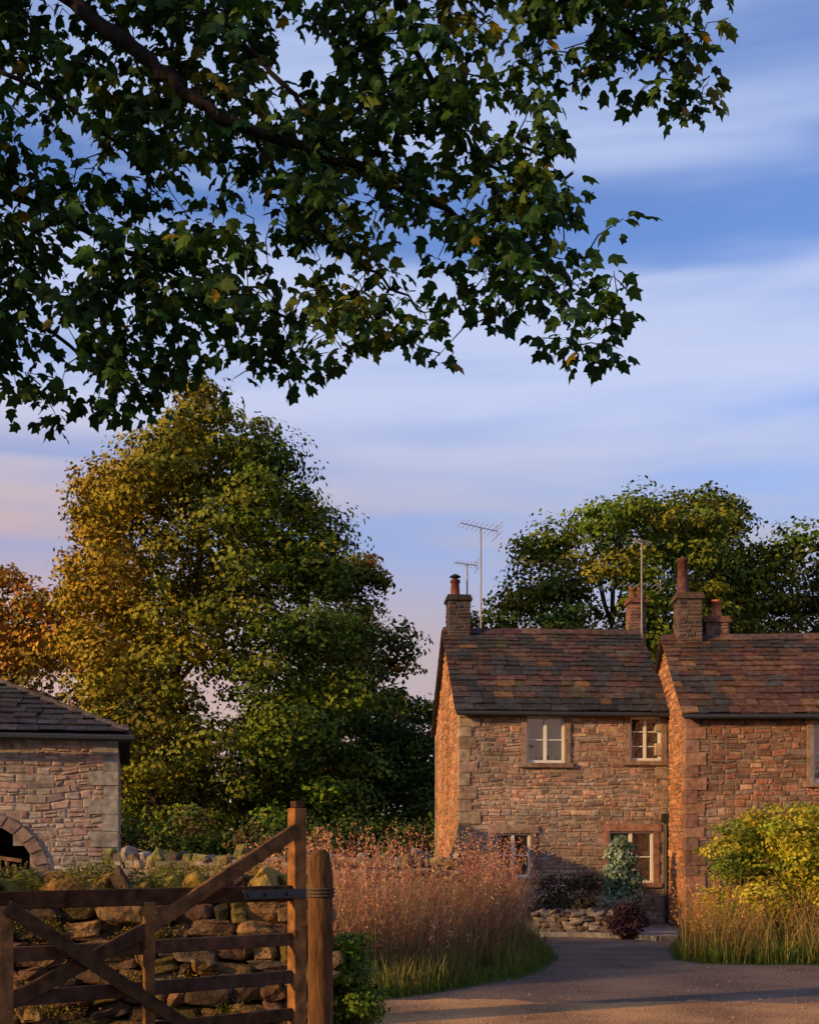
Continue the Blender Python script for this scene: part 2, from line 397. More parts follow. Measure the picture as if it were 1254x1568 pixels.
def pF(c,x,z):
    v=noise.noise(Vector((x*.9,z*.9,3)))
    k=max(0,min(1,(z-2.6)/1.6))  # upper stones warmed in colour to stand in for sunlight up there
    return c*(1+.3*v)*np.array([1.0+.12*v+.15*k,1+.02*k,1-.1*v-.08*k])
def pR(c,x,t):
    v=noise.noise(Vector((x*1.3,t*5,1)))
    if rng.uniform()<.025: return np.array([.2,.1,.045])*rng.uniform(.6,1.1)
    if v<-.08 or t<.1: return np.array([.052,.047,.044])*rng.uniform(.7,1.3)
    if v>.42: return np.array([.085,.07,.035])*rng.uniform(.7,1.3)
    return c*(.9+.4*max(v,0))
ops=[(1.53,2.42,3.72,4.80,2,2,dict(mull=True)),(3.95,4.68,3.78,4.80,2,3),(.82,1.62,1.08,2.1,2,2,dict(mull=True)),(3.45,4.5,.95,2.15,2,2,dict(mull=True,scol=(.32,.16,.11)))]
A=cottage('stone_cottage',(1.17,30,0),math.radians(4),4.95,6.2,4.97,7.2,3.05,ops,P_GREY,P_GABLE,P_ROOF,[(.35,.24,.165),(.32,.21,.145),(.38,.275,.18)],pR,pF,rows=17)
e,st,wl,wd,gl,rf,ir,pb=A
chimney(st,pb,.0,.55,2.75,3.35,6.95,8.0,[(.09,.07,.06),(.12,.075,.06),(.07,.06,.06),(.13,.085,.07)],[(.2,.42,.115,(.22,.06,.035),True)])
chimney(st,pb,5.0,5.42,4.3,4.8,6.0,8.3,[(.26,.12,.08),(.2,.1,.07)],[(5.12,.3,.08,(.3,.12,.07),False),(5.31,.3,.08,(.3,.12,.07),False)])
tube(ir,[(4.86,-.2,4.85),(4.86,-.09,4.6),(4.86,-.09,2.7),(4.78,-.09,2.4),(4.78,-.09,0)],.045,(.02,.02,.02),8)
box(ir,4.67,4.89,-.17,-.03,2.35,2.55,(.02,.02,.02))
finish(*A)

ops=[(2.68,3.6,3.15,4.4,2,2,dict(mull=True))]
def pR2(c,x,t):
    v=noise.noise(Vector((x*1.1,t*4,7)))
    if rng.uniform()<.04: return np.array([.24,.125,.055])*rng.uniform(.6,1.1)
    if v<-.25: return np.array([.06,.052,.046])*rng.uniform(.7,1.3)
    return c*np.array([1.2,1.05,.95])*(1.0+.35*v)
B=cottage('red_stone_cottage',(5.95,28,0),math.radians(-1.5),9.5,5.6,4.68,6.62,2.6,ops,P_RED,P_GABLE,P_ROOF,[(.3,.155,.1),(.26,.14,.095)],pR2,pF,rows=15,mort=(.23,.15,.105))
e,st,wl,wd,gl,rf,ir,pb=B
chimney(st,pb,.22,.78,2.3,2.9,6.35,7.55,[(.14,.085,.06),(.1,.07,.06),(.16,.095,.07)],[(.38,.85,.13,(.15,.06,.045),False)])
chimney(st,pb,.92,1.46,2.6,3.1,6.2,7.05,[(.26,.12,.075),(.22,.11,.075)],[(1.22,.42,.11,(.5,.16,.06),False)])
finish(*B)
# ------------------------------------------------------------ antennas
def yagi(name,mx,my,z0,z1,length,n,el,ang,tilt=0,extra=True):
    mb=MB();c=(.32,.29,.26)
    tube(mb,[(mx,my,z0),(mx,my,z1)],.022,c,6)
    d=Vector((math.cos(ang),math.sin(ang),tilt)).normalized();s=Vector((-math.sin(ang),math.cos(ang),.25)).normalized()
    o=Vector((mx,my,z1))
    tube(mb,[o-d*length*.45,o+d*length*.55],.012,c,5)
    for i in range(n):
        p=o+d*length*(-.43+.96*i/(n-1));w=el*(1-.35*i/(n-1))
        tube(mb,[p-s*w,p+s*w],.007,c,4)
    if extra:
        p=o-d*length*.45
        for q in (-1,1):
            tube(mb,[p+Vector((0,0,.12*q))-s*el,p+Vector((0,0,.12*q))+s*el],.007,c,4)
            tube(mb,[p,p+Vector((0,0,.14*q))],.007,c,4)
    return mb.make(name,M_IRON)
yagi('tv_antenna',1.87,34.2,6.3,10.18,1.1,9,.32,math.radians(205),.1)
yagi('tv_antenna',1.47,33.3,8.1,9.02,.6,7,.2,math.radians(200),.05)
yagi('tv_antenna',6.15,34.6,7.0,9.9,.5,4,.3,math.radians(80),.02,False)
yagi('tv_antenna',6.17,34.65,7.5,8.75,1.25,8,.2,math.radians(200),-.06)

# ------------------------------------------------------------ barn
e=empty('stone_barn',(-4.94,22,0),math.radians(12))
st=MB();wl=MB();rf=MB();ir=MB();W=9;D=7;EZ=3.66
AX=-2.42
arch=[(AX-1.15,AX+1.15,-.2,1.35),(AX-1.02,AX+1.02,1.35,1.75),(AX-.75,AX+.75,1.75,2.05)]
backing(wl,-W,0,-.2,EZ,arch,(.42,.32,.25),rev=.4)
stone_face(st,(-W,0,0),(1,0,0),(0,-1,0),0,EZ,lambda z:(0,W-.2),[(W+AX-1.4,W+AX+1.4,-.3,1.4),(W+AX-1.25,W+AX+1.25,1.4,1.85),(W+AX-.85,W+AX+.85,1.85,2.3)],P_PINK,(.07,.15),(.1,.32),patch=pF)
wl.add([(0,0,-.2),(0,D,-.2),(0,D,EZ),(0,0,EZ)],[(0,1,2,3)],MORT)
stone_face(st,(0,0,0),(0,1,0),(1,0,0),0,EZ,lambda z:(.2,D),[],P_PINK)
wl.add([(-W,.4,-.2),(0,.4,-.2),(0,.4,2.4),(-W,.4,2.4)],[(0,1,2,3)],(.012,.01,.008))  # near-black sheet paints the shade inside the archway
quoins(st,0,0,EZ,-1,1,[(.36,.32,.265),(.4,.35,.285),(.32,.285,.24)])
for i in range(15):
    cx,cz=AX,1.2;r0,r1=1.12,1.34;a0=math.pi*i/15+.015;a1=math.pi*(i+1)/15-.015
    V=[]
    for y in (-.04,.35):
        for r,a in ((r0,a0),(r1,a0),(r1,a1),(r0,a1)): V.append((cx+r*math.cos(a),y,cz+r*math.sin(a)*.88))
    st.add(V,BOXF,pick([(.36,.24,.18),(.32,.22,.17)]))
tn=.44;H=3.5*tn
V=[(-W,-.25,EZ-.05),(.22,-.25,EZ-.05),(.22,D+.25,EZ-.05),(-W,D+.25,EZ-.05),(-3.4,3.5,EZ+H+.1),(-W,3.5,EZ+H+.1)]
rf.add(V,[(0,1,4,5),(1,2,4),(2,3,5,4),(0,5,3),(3,2,1,0)],(.05,.045,.045))
slates(rf,-W,.2,-.27,EZ-.04,3.45,EZ+H+.08,[(.045,.04,.043),(.058,.05,.048),(.04,.037,.04),(.07,.052,.045)],17,clip=lambda t:(-W,.2-3.6*t))
tube(rf,[(.22,-.25,EZ+.0),(-3.4,3.5,EZ+H+.16)],.06,(.08,.065,.06),8)
tube(ir,[(-W,-.34,EZ-.12),(.3,-.34,EZ-.12)],.06,(.03,.03,.03),8)
wl.make('wall_mortar',M_STONE,e);st.make('stonework',M_STONE,e);rf.make('roof',M_SLATE,e);ir.make('gutter',M_IRON,e)
wdm=MB()
for i in range(14):
    obox(wdm,(-2.9+i*.13,-.35-.02*i,0),(-3.2+i*.13,-.1,2.15-.06*i),.05,.04,pick([(.5,.22,.09),(.42,.19,.09)]))
obox(wdm,(-3.2,-.45,1.75),(-1.5,-.45,1.5),.06,.04,(.34,.17,.09))
wdm.make('timber_hurdle',M_WOOD,e)

# ------------------------------------------------------------ dry stone walls
def ico(sub):
    bm=bmesh.new();bmesh.ops.create_icosphere(bm,subdivisions=sub,radius=1)
    V=np.array([v.co[:] for v in bm.verts]);F=np.array([[v.index for v in f.verts] for f in bm.faces]);bm.free();return V,F
ICO={1:ico(1),2:ico(2),3:ico(3)}
def rock(mb,c,dims,R,col,sub=2,p=.42,rough=.13):
    V,F=ICO[sub];V=np.sign(V)*np.abs(V)**p
    k=rng.normal(size=(3,3))*1.3;ph=rng.uniform(0,6,3)
    d=1+rough*(np.sin(V@k[0]*2+ph[0])+np.sin(V@k[1]*2.5+ph[1]))*.8
    V=V*d[:,None]+rng.uniform(-rough,rough,V.shape)*(.3 if sub<3 else .2)
    V[:,0]+=V[:,2]*rng.uniform(-.25,.25);V[:,2]+=V[:,0]*rng.uniform(-.2,.2)
    V=(V*np.array(dims)/2)@R.T+np.array(c)
    mb.add(V,F,col)
def rotm(az,a=0,b=0): return np.array(Euler((a,b,az)).to_matrix())
def drywall(name,p0,p1,h0,h1,th,sub,pal,sw=(.18,.42),rh=(.09,.16),cope=(.2,.3),moss=None):
    p0=np.array(p0,float);p1=np.array(p1,float);L=np.linalg.norm(p1-p0);u=(p1-p0)/L;nn=np.array([u[1],-u[0]])
    if nn[1]>0: nn=-nn
    az=math.atan2(u[1],u[0]);mb=MB()
    z=0.0;H=max(h0,h1)
    while z<H:
        r=rng.uniform(*rh)
        for side in (1,-1):
            x=rng.uniform(-.1,0)
            while x<L:
                w=rng.uniform(*sw)
                if z+r*.5<h0+(h1-h0)*(x/L):
                    bat=th/2*(1-.25*z/H)
                    wav=.04*noise.noise(Vector((x*1.5,z*2,2)))
                    c=p0+u*(x+w/2)+nn*side*(bat-.08+rng.uniform(-.05,.04))
                    rock(mb,(c[0],c[1],z+r/2+wav+rng.uniform(-.015,.015)),(w*1.02,.26*rng.uniform(.8,1.2),r*rng.uniform(.95,1.2)),rotm(az+rng.uniform(-.2,.2),0,rng.uniform(-.16,.16)),pick(pal,.3),sub)
                x+=w*.95
        z+=r*.93
    V=[]
    for (q,h) in ((p0,h0),(p1,h1)):
        for s in (1,-1):
            for zz in (0,h-.03):
                c=q+nn*s*(th/2-.16);V.append((c[0],c[1],zz))
    mb.add(V,[(0,1,5,4),(2,6,7,3),(1,3,7,5),(0,2,3,1),(4,5,7,6)],(.04,.035,.03))
    x=0
    while x<L:
        w=rng.uniform(.07,.24);hh=rng.uniform(*cope)*rng.uniform(.6,1.1);c=p0+u*(x+w/2)+nn*rng.uniform(-.06,.06);zb=h0+(h1-h0)*x/L
        col=pick(pal,.3) if moss is None or rng.uniform()<.6 else pick(moss,.3)
        rock(mb,(c[0],c[1],zb+hh*.40),(w*1.25,th*.8*rng.uniform(.7,1.1),hh),rotm(az+rng.uniform(-.35,.35),rng.uniform(-.1,.1),rng.uniform(-.5,.2)),col,sub)
        x+=w
    return mb.make(name,M_ROCK)
P_NEAR=[(.12,.068,.036),(.155,.09,.046),(.08,.052,.032),(.19,.11,.042),(.13,.095,.026),(.25,.135,.05),(.12,.085,.055)]
drywall('drystone_wall',(-6.5,8.4),(-.78,9.1),1.24,1.3,.5,3,P_NEAR,(.1,.34),(.05,.14),(.16,.3),[(.2,.16,.03),(.15,.14,.03),(.27,.18,.045)])
drywall('drystone_wall',(-4.75,20.6),(.75,19.3),1.48,1.42,.5,2,[(.25,.2,.155),(.3,.24,.185),(.18,.145,.115),(.27,.19,.13)],(.12,.34),(.06,.14),(.16,.32),[(.2,.18,.06),(.24,.18,.08)])
drywall('garden_wall',(2.5,25.9),(4.0,25.7),.42,.42,.4,2,[(.18,.14,.12),(.23,.18,.15),(.14,.105,.085)],(.14,.3),(.08,.14),(.1,.16))
g=MB()
for _ in range(150):
    x=rng.uniform(-5.5,-1.0);top=rng.uniform()<.75
    y=8.4+(x+6.5)*.122+(rng.uniform(-.2,.05) if top else -.26);z=1.38+rng.uniform(-.1,.13) if top else rng.uniform(.5,1.2)
    n=240;P=np.array([x,y,z])+rng.normal(size=(n,3))*np.array([.08,.04,.03])
    leaves(g,P,rng.normal(size=(n,3))+np.array([0,0,1]),rng.uniform(.01,.022,n),pick([(.26,.22,.02),(.15,.16,.02),(.34,.24,.03)],.2)[None]*rng.uniform(.6,1.3,(n,1)))
g.make('wall_moss',M_LEAF)

# ------------------------------------------------------------ gate & post
e=empty('field_gate');g=MB()
R=Vector((-.63,7.3,0));Lf=Vector((-3.2,4.9,0));u=(Lf-R).normalized()
WC=[(.095,.045,.02),(.072,.036,.017),(.11,.054,.023)]
def gp(s,z): return R+u*s+Vector((0,0,z))
nrm=Vector((u.y,-u.x,0)); 
if nrm.y>0:nrm=-nrm
def bar(*a,**k): obox(g,*a,j=.0025,**k)
bar(gp(0,.1),gp(0,1.86),.085,.07,(.27,.115,.036),up=u)  # stile coloured orange to paint the sun on it
bar(gp(0,1.862),gp(0.0,1.90),.055,.05,WC[0],up=u)
for z,w in ((1.385,.085),(1.13,.07),(.92,.07),(.71,.07),(.47,.07),(.25,.07)):
    bar(gp(.04,z),gp(3.5,z),w,.035,pick(WC))
bar(gp(.03,1.74)+nrm*.038,gp(1.0,1.22)+nrm*.038,.075,.035,(.16,.075,.028))  # upper part of brace lighter, sunlight put into its colour
bar(gp(1.0,1.22)+nrm*.036,gp(3.4,.2)+nrm*.036,.075,.03,WC[1])
bar(gp(.05,.25)+nrm*.06,gp(1.75,1.36)+nrm*.06,.07,.022,WC[1])
bar(gp(1.75,.2)+nrm*.042,gp(1.75,1.36)+nrm*.042,.075,.03,(.22,.1,.035),up=u)  # lighter upright, painted as lit by the sun
bar(gp(.98,.2)+nrm*.042,gp(.98,1.36)+nrm*.042,.06,.03,(.2,.09,.03),up=u)
bar(gp(3.5,.2),gp(3.5,1.5),.085,.07,WC[0],up=u)
g.make('timber_bars',M_WOOD,e,bevel=.006)
g=MB();obox(g,gp(-.03,1.385)+nrm*.045,gp(.4,1.385)+nrm*.045,.05,.008,(.03,.028,.025));obox(g,gp(-.03,.47)+nrm*.045,gp(.4,.47)+nrm*.045,.05,.008,(.03,.028,.025))
for s in (.1,.25,.36):
    for z in (1.385,.47): tube(g,[gp(s,z)+nrm*.045,gp(s,z)+nrm*.062],.012,(.03,.03,.03),8)
g.make('iron_hinges',M_IRON,e)
g=MB();pc=(.15,.07,.028)
tube(g,[(-.52,7.62,-.1+i*.12) for i in range(14)]+[(-.525,7.62,1.55),(-.525,7.62,1.60),(-.53,7.62,1.625)],[.072]*14+[.07,.06,.04],pc,22,jit=.045)
for i in range(3): tube(g,[(-.52+.078*math.cos(a),7.62+.078*math.sin(a),1.36+.02*i) for a in np.linspace(0,6.28,17)],.008,(.12,.09,.06),5)
g.make('gate_post',M_POST,smooth=True)

# ------------------------------------------------------------ ground, road
g=MB();S=400
g.add([(-S,-S,0),(S,-S,0),(S,S*1.5,0),(-S,S*1.5,0)],[(0,1,2,3)],(0,0,0));g.make('ground',M_GROUND)
road=[(-1.2,-6),(-.9,9),(-.6,12.5),(-.34,14.3),(.2,14.9),(.57,15.4),(1.4,16.7),(1.8,17.8),(2.3,20),(2.45,24.6),(2.45,27.9),(5.9,27.9),(5.1,25),(4.3,21.8),(4.02,19.9),(4.25,19.1),(5.0,18.8),(6.5,18.8),(9,19.2),(40,23),(40,-6)]
g=MB();g.add([(x,y,.004) for x,y in road],[tuple(range(len(road)))],(0,0,0));g.make('road',M_ROAD)
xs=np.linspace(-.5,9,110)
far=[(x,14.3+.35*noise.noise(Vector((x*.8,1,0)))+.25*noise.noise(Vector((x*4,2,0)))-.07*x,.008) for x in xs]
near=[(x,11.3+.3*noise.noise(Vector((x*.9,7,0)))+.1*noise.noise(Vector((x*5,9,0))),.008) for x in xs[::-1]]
g=MB();g.add(near[::-1]+far[::-1],[tuple(range(220))],(0,0,0));g.make('painted_sun_strip',M_SUNPAINT)  # orange sheet paints a sunlit strip onto the road
g=MB();pv=[(2.5,25.5),(4.1,25.0),(4.6,24.1),(5.3,24.2),(5.9,27.9),(5.9,29.95),(2.0,29.9),(2.1,26)]
g.add([(x,y,.008) for x,y in pv],[tuple(range(len(pv)))],(0,0,0));g.make('pavement',M_PAVE)
g=MB();P=[(2.5,25.45),(3.3,25.3),(4.1,24.95),(4.6,24.05),(5.2,24.1)]
for a,b in zip(P[:-1],P[1:]): obox(g,(a[0],a[1],.04),(b[0],b[1],.04),.12,.12,(.22,.19,.17))
g.make('kerb',M_STONE)

# ------------------------------------------------------------ grasses
def inpoly(x,y,poly):
    c=False;j=len(poly)-1
    for i in range(len(poly)):
        xi,yi=poly[i];xj,yj=poly[j]
        if (yi>y)!=(yj>y) and x<(xj-xi)*(y-yi)/(yj-yi)+xi: c=not c
        j=i
    return c
def sample(poly,n,clump=0,sc=1.5):
    xs=[p[0] for p in poly];ys=[p[1] for p in poly];o=[]
    while len(o)<n:
        x=random.uniform(min(xs),max(xs));y=random.uniform(min(ys),max(ys))
        if inpoly(x,y,poly):
            if clump and noise.noise(Vector((x*sc,y*sc,4)))*1.6+random.uniform(-.5,.5)<clump-.5: continue
            o.append((x,y))
    return np.array(o)
def blades(mb,P,h,w,lean,c0,c1,hv=(.6,1.25)):
    n=len(P);h=h*rng.uniform(*hv,n);a=rng.uniform(0,2*math.pi,n);b=rng.uniform(0,2*math.pi,n)
    d=np.stack([np.cos(a),np.sin(a),np.zeros(n)],1);s=np.stack([np.cos(b),np.sin(b),np.zeros(n)],1)
    ln=(lean*rng.uniform(.2,1.2,n)*h)[:,None]
    base=np.stack([P[:,0],P[:,1],np.zeros(n)],1);up=np.array([0,0,1.0])
    mid=base+up*(h*.55)[:,None]+d*ln*.3;tip=base+up*h[:,None]*.97+d*ln
    W=(w*rng.uniform(.7,1.3,n))[:,None]
    V=np.stack([base-s*W,base+s*W,mid-s*W*.8,mid+s*W*.8,tip],1).reshape(-1,3)
    k=(np.arange(n)*5)[:,None]
    c0=np.array(c0);c1=np.array(c1);v=rng.uniform(.6,1.4,(n,1));cm=(c0+c1)/2
    C=np.stack([c0*v,c0*v,cm*v,cm*v,c1*v],1).reshape(-1,3)
    st=mb.n
    F4=np.array([0,1,3,2])[None]+k;F3=np.array([2,3,4])[None]+k
    mb.add(V,F4,C)
    mb.L.append((F3+st).ravel());mb.T.append(np.full(n,3))
    return tip
verge=[(-.75,10),(-.6,12.5),(-.4,14.3),(.15,14.95),(.52,15.5),(1.3,16.8),(1.7,17.9),(2.2,20),(2.3,24.5),(1.5,26),(.6,20.2),(-3,17),(-1.5,10)]
def ragged(P): return P+rng.normal(size=P.shape)*.06
g=MB()
blades(g,ragged(sample(verge,17000)),.15,.006,.6,(.07,.12,.012),(.14,.18,.02))
blades(g,sample(verge,5000,.5),.4,.006,.5,(.08,.10,.015),(.22,.18,.05))
g.make('verge_grass',M_GRASS)
g=MB()
tall=[(-.95,14.8),(-.3,15.5),(.25,16.2),(.85,17.4),(1.45,18.9),(1.85,21),(1.7,24),(.9,20.2),(.6,18.9),(-2.2,18.5),(-1.6,15)]
def stalks(g,P,h,pal,leafc,headlen=.4,k=16,lean=.28,hv=(.6,1.25),hs=(.025,.05)):
    tips=blades(g,P,h,.0045,lean,leafc,pal[0],hv)
    n=len(P)
    base=np.stack([P[:,0],P[:,1],np.zeros(n)],1)
    t=rng.uniform(1-headlen,1.0,(n,k,1))
    mid=base+(tips-base)*np.array([.25,.25,.57])
    pos=(1-t)**2*base[:,None]+2*t*(1-t)*mid[:,None]+t**2*tips[:,None]
    pos=pos+rng.normal(size=(n,k,3))*.016
    pos=pos.reshape(-1,3)
    c=np.repeat(np.array([pick(pal,.35) for _ in range(n)]),k,axis=0)
    leaves(g,pos,rng.normal(size=pos.shape)*np.array([1,1,.3]),rng.uniform(*hs,len(pos)),c)
RP=[(.48,.18,.11),(.54,.26,.14),(.38,.14,.09),(.58,.35,.18),(.44,.24,.13)]
stalks(g,sample(tall,1000,.45),1.5,RP,(.18,.14,.05),hv=(.55,1.4),hs=(.015,.04),k=22)
stalks(g,sample(tall,900),.9,RP,(.16,.13,.04),hs=(.015,.04),k=20,hv=(.5,1.25))
blades(g,sample(tall,8500),.9,.0045,.4,(.12,.11,.03),(.5,.27,.13),(.35,1.7))
blades(g,sample(tall,4500),.5,.008,.5,(.07,.11,.02),(.17,.18,.04))
g.make('tall_seeding_grass',M_GRASS)
rv=[(4.1,19.6),(4.4,19.2),(5.2,19.0),(9.5,19.5),(9.5,23),(5.6,25),(4.5,21.8)]
g=MB()
blades(g,ragged(sample(rv,8500)),.35,.007,.6,(.07,.12,.012),(.18,.19,.03))
blades(g,sample(rv,6000,.4),.8,.006,.5,(.11,.12,.03),(.4,.24,.07),(.4,1.3))
stalks(g,sample(rv,600,.5,.9),1.05,[(.5,.22,.07),(.45,.15,.07),(.5,.31,.08)],(.2,.15,.04),hv=(.6,1.3),hs=(.015,.04))
g.make('wild_grass',M_GRASS)
g=MB();blades(g,sample([(-12,10),(-1.5,10),(-1,15),(-2,20.5),(1,29),(-5,40),(-14,40)],11000),.45,.012,.6,(.04,.07,.012),(.1,.11,.03));g.make('meadow_grass',M_GRASS)
g=MB();P=sample([(-.7,10),(-.4,14.2),(.5,15.3),(1.9,18),(4,19.6),(4.4,18.9),(9,19),(9,9),(-.8,9)],1100)
leaves(g,np.stack([P[:,0],P[:,1],np.full(len(P),.018)],1),rng.normal(size=(len(P),3))*.3+np.array([0,0,1]),rng.uniform(.015,.05,len(P)),np.array([pick([(.34,.17,.04),(.25,.12,.04),(.3,.22,.12),(.36,.26,.16)],.3) for _ in P]))
g.make('fallen_leaves',M_LEAF)

# ------------------------------------------------------------ shrubs
def shrub(name,prof,y0,depth,ncl,nlf,ls,pal,cr,mat=None):
    e=empty(name);mb=MB();cl=crown(mb,prof,y0,depth,ncl,nlf,ls,pal,cr);mb.make('foliage',mat or M_LEAF,e)
    t=MB();cx=np.mean([c[0] for c in cl])
    for c in random.sample(cl,min(12,len(cl))):
        tube(t,[(cx+(c[0]-cx)*.3,y0,0),(cx+(c[0]-cx)*.7,(y0+c[1])/2,c[2]*.5),c[:3]],[.025,.018,.006],(.1,.07,.045),5,False)
    t.make('stems',M_BARK,e)
shrub('yellow_hedge_bush',[(0.2,4.9,9.5),(.9,4.7,9.5),(1.5,4.8,9.5),(2.05,5.0,9.5),(2.4,5.3,9.2)],21.8,1.2,125,700,.068,[(.42,.38,.03),(.30,.33,.03),(.46,.37,.03),(.21,.27,.03)],(.22,.55))
shrub('box_bush',[(0,-.62,-.22),(.5,-.66,-.18),(.9,-.58,-.26),(1.02,-.5,-.35)],9.2,.3,34,420,.032,[(.14,.21,.02),(.1,.16,.015),(.22,.26,.03)],(.1,.18))
shrub('climbing_hydrangea',[(.3,4.4,5.15),(1.0,4.25,5.2),(1.5,4.3,5.1),(1.95,4.45,4.9)],28.9,.3,46,230,.085,[(.2,.27,.17),(.15,.21,.12),(.32,.37,.27)],(.15,.28))
shrub('purple_berberis_bush',[(0,3.75,4.4),(.35,3.65,4.5),(.68,3.85,4.3)],24.6,.35,18,260,.05,[(.05,.025,.035),(.07,.03,.04)],(.14,.24))
shrub('garden_hedge',[(.3,2.3,4.0),(.8,2.3,4.0),(1.15,2.5,3.9)],26.7,.5,26,260,.06,[(.05,.055,.02),(.07,.05,.03),(.09,.04,.03)],(.2,.35))

# ------------------------------------------------------------ trees
G1=[(.08,.125,.014),(.105,.15,.014),(.135,.165,.016),(.05,.09,.012),(.165,.17,.016)]
G2=[(.40,.18,.02),(.30,.165,.02),(.44,.17,.02),(.22,.17,.02)]
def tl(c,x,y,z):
    # sunlit side painted into the leaf colour: more orange to the left and higher
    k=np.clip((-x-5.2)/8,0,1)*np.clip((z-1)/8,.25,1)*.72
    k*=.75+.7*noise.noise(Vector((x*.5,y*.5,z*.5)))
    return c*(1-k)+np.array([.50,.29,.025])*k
prof=[(1.6,-11.4,-2.0),(4.3,-12.6,-1.2),(6.9,-13.2,-1.2),(9.4,-13.6,-1.4),(11.9,-13.6,-1.9),(13.9,-13.1,-2.2),(14.9,-12.9,-3.3),(15.9,-12.6,-3.8),(16.9,-10.9,-4.2),(18.0,-9.5,-5.3),(18.9,-9.0,-6.8),(19.5,-8.6,-7.6)]
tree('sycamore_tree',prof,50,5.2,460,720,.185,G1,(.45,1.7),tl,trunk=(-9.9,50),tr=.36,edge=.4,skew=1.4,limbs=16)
tree('beech_tree',[(1,-24,-11),(5,-25,-10.5),(9,-24,-11),(11.5,-23,-12.5),(13.2,-20,-15),(13.9,-18.5,-17)],57,4.5,200,420,.22,G2,(.7,1.6),trunk=(-16,56),edge=.5)
tree('ash_tree',[(2,-6,1.2),(6,-6.5,1.3),(9,-6,.4),(11,-5,.2),(13,-4,-.3),(14.8,-3.5,-1.3)],58,3,150,380,.21,[(.10,.12,.016),(.065,.09,.016),(.26,.15,.02)],(.5,1.3),trunk=(-1.6,58),tr=.25,edge=.45)
tree('hawthorn_tree',[(0.5,-2.5,2.5),(4,-2.6,2.5),(6,-2.2,2.2),(7.6,-1.5,1.6)],53,2.5,90,330,.18,[(.035,.065,.014),(.045,.08,.014),(.06,.09,.016)],(.5,1.2),trunk=(0,53),tr=.2)
tree('birch_tree',[(6,1.2,2.8),(8,1.3,3.1),(10.6,1.4,3.0),(12.2,1.7,2.8)],55,1,34,120,.16,[(.16,.08,.02),(.11,.08,.02)],(.3,.7),trunk=(2,55),tr=.12)
tree('ash_tree',[(3,3.2,13),(8,3.0,14),(11,3.2,14.5),(13,3.5,14.5),(14.9,4.3,14.5),(16.3,5.3,14.5),(17.0,8,14)],58,4,270,400,.21,[(.10,.15,.014),(.13,.16,.014),(.2,.185,.016),(.065,.10,.014)],(.5,1.4),trunk=(9,58),edge=.45)
tree('oak_tree',[(8,9,18),(13,9.4,17.4),(15.5,9.7,17),(17.5,10.6,16),(19.0,12,15.2)],62,3,130,280,.21,[(.08,.115,.016),(.12,.14,.016)],(.5,1.3),trunk=(13,62),edge=.45)
tree('sycamore_tree',[(3,12,28),(9,12.5,28),(13,13,28),(15.8,14,28),(16.8,15.5,27)],64,4.5,240,400,.24,[(.06,.09,.014),(.08,.11,.016),(.13,.13,.016)],(.6,1.6),trunk=(20,62),edge=.5)
g=MB();crown(g,[(0,-60,60),(4,-60,60),(7,-60,60),(8.6,-58,58)],92,4,420,150,.5,[(.06,.07,.045),(.08,.08,.05),(.12,.08,.045)],(1.6,3));g.make('unseen_tree_row',M_LEAFD)
g=MB();crown(g,[(0,-70,70),(4,-70,70),(7,-70,70),(9,-68,68)],-65,4,380,90,.7,[(.04,.055,.014),(.06,.06,.018)],(1.8,3.2));g.make('unseen_tree_row',M_LEAFD)  # row behind the camera, added to darken the lower window reflections
g=MB();crown(g,[(0,-16,3.6),(1.6,-16,3.6),(2.8,-16,3.4)],44,1.4,150,260,.14,[(.04,.07,.012),(.06,.08,.014),(.12,.07,.02)],(.6,1.1));g.make('unseen_shade_hedge',M_LEAFD)
g=MB();crown(g,[(0,-1,1),(1.2,-1,1),(1.9,-.9,.9),(2.2,-.7,.7)],0,2.7,60,500,.07,[(.05,.07,.015)],(.3,.6))  # hedge out of view, added to shade the gate and near wall
o=g.make('unseen_shade_hedge',M_LEAF);o.location=(-8.6,2.6,0)

# ------------------------------------------------------------ overhanging sycamore
poly=[(-5,5.1),(-3.1,4.8),(-2.55,4.62),(-2.33,4.72),(-1.9,4.54),(-1.72,4.8),(-1.29,4.9),(-1.02,5.06),(-.64,4.82),(-.39,5.0),(-.01,5.06),(.28,5.24),(.51,5.38),(.73,5.18),(1.08,4.92),(1.40,4.99),(1.5,5.12),(1.43,5.56),(1.16,5.78),(1.14,6.14),(.96,6.37),(.87,6.6),(.64,6.68),(.5,6.87),(.73,6.98),(.82,6.91),(1.09,6.8),(1.32,6.86),(1.68,6.75),(1.95,6.8),(2.2,6.78),(2.2,7.09),(2.04,7.36),(1.98,7.7),(2.5,8.8),(-5,8.8)]
holes=[(-1.11,6.08,.22),(-1.97,6.0,.16),(-.03,5.72,.18),(-.44,5.88,.15),(-.89,6.7,.16),(.1,7.2,.14),(-1.34,6.85,.16),(.55,7.25,.2),(1.15,7.25,.12),(-2.5,6.6,.12),(-.9,5.5,.1)]
e=empty('overhanging_sycamore_tree')
tb=MB();nodesL=[]
BC=(.02,.015,.012)
def bough(pts,r0,r1):
    P=[Vector(p) for p in pts];Q=[];n=len(P)
    for i in range(n-1):
        for k in range(6):
            t=k/6;a=P[max(i-1,0)];b=P[i];c=P[i+1];d=P[min(i+2,n-1)]
            q=.5*((2*b)+(c-a)*t+(2*a-5*b+4*c-d)*t*t+(3*b-a-3*c+d)*t**3)
            Q.append(q+Vector((random.gauss(0,.012),random.gauss(0,.012),random.gauss(0,.012))))
    Q.append(P[-1]);R=np.linspace(r0,r1,len(Q))
    tube(tb,Q,list(R),BC,8)
    for q,r in zip(Q,R):nodesL.append((q,r))
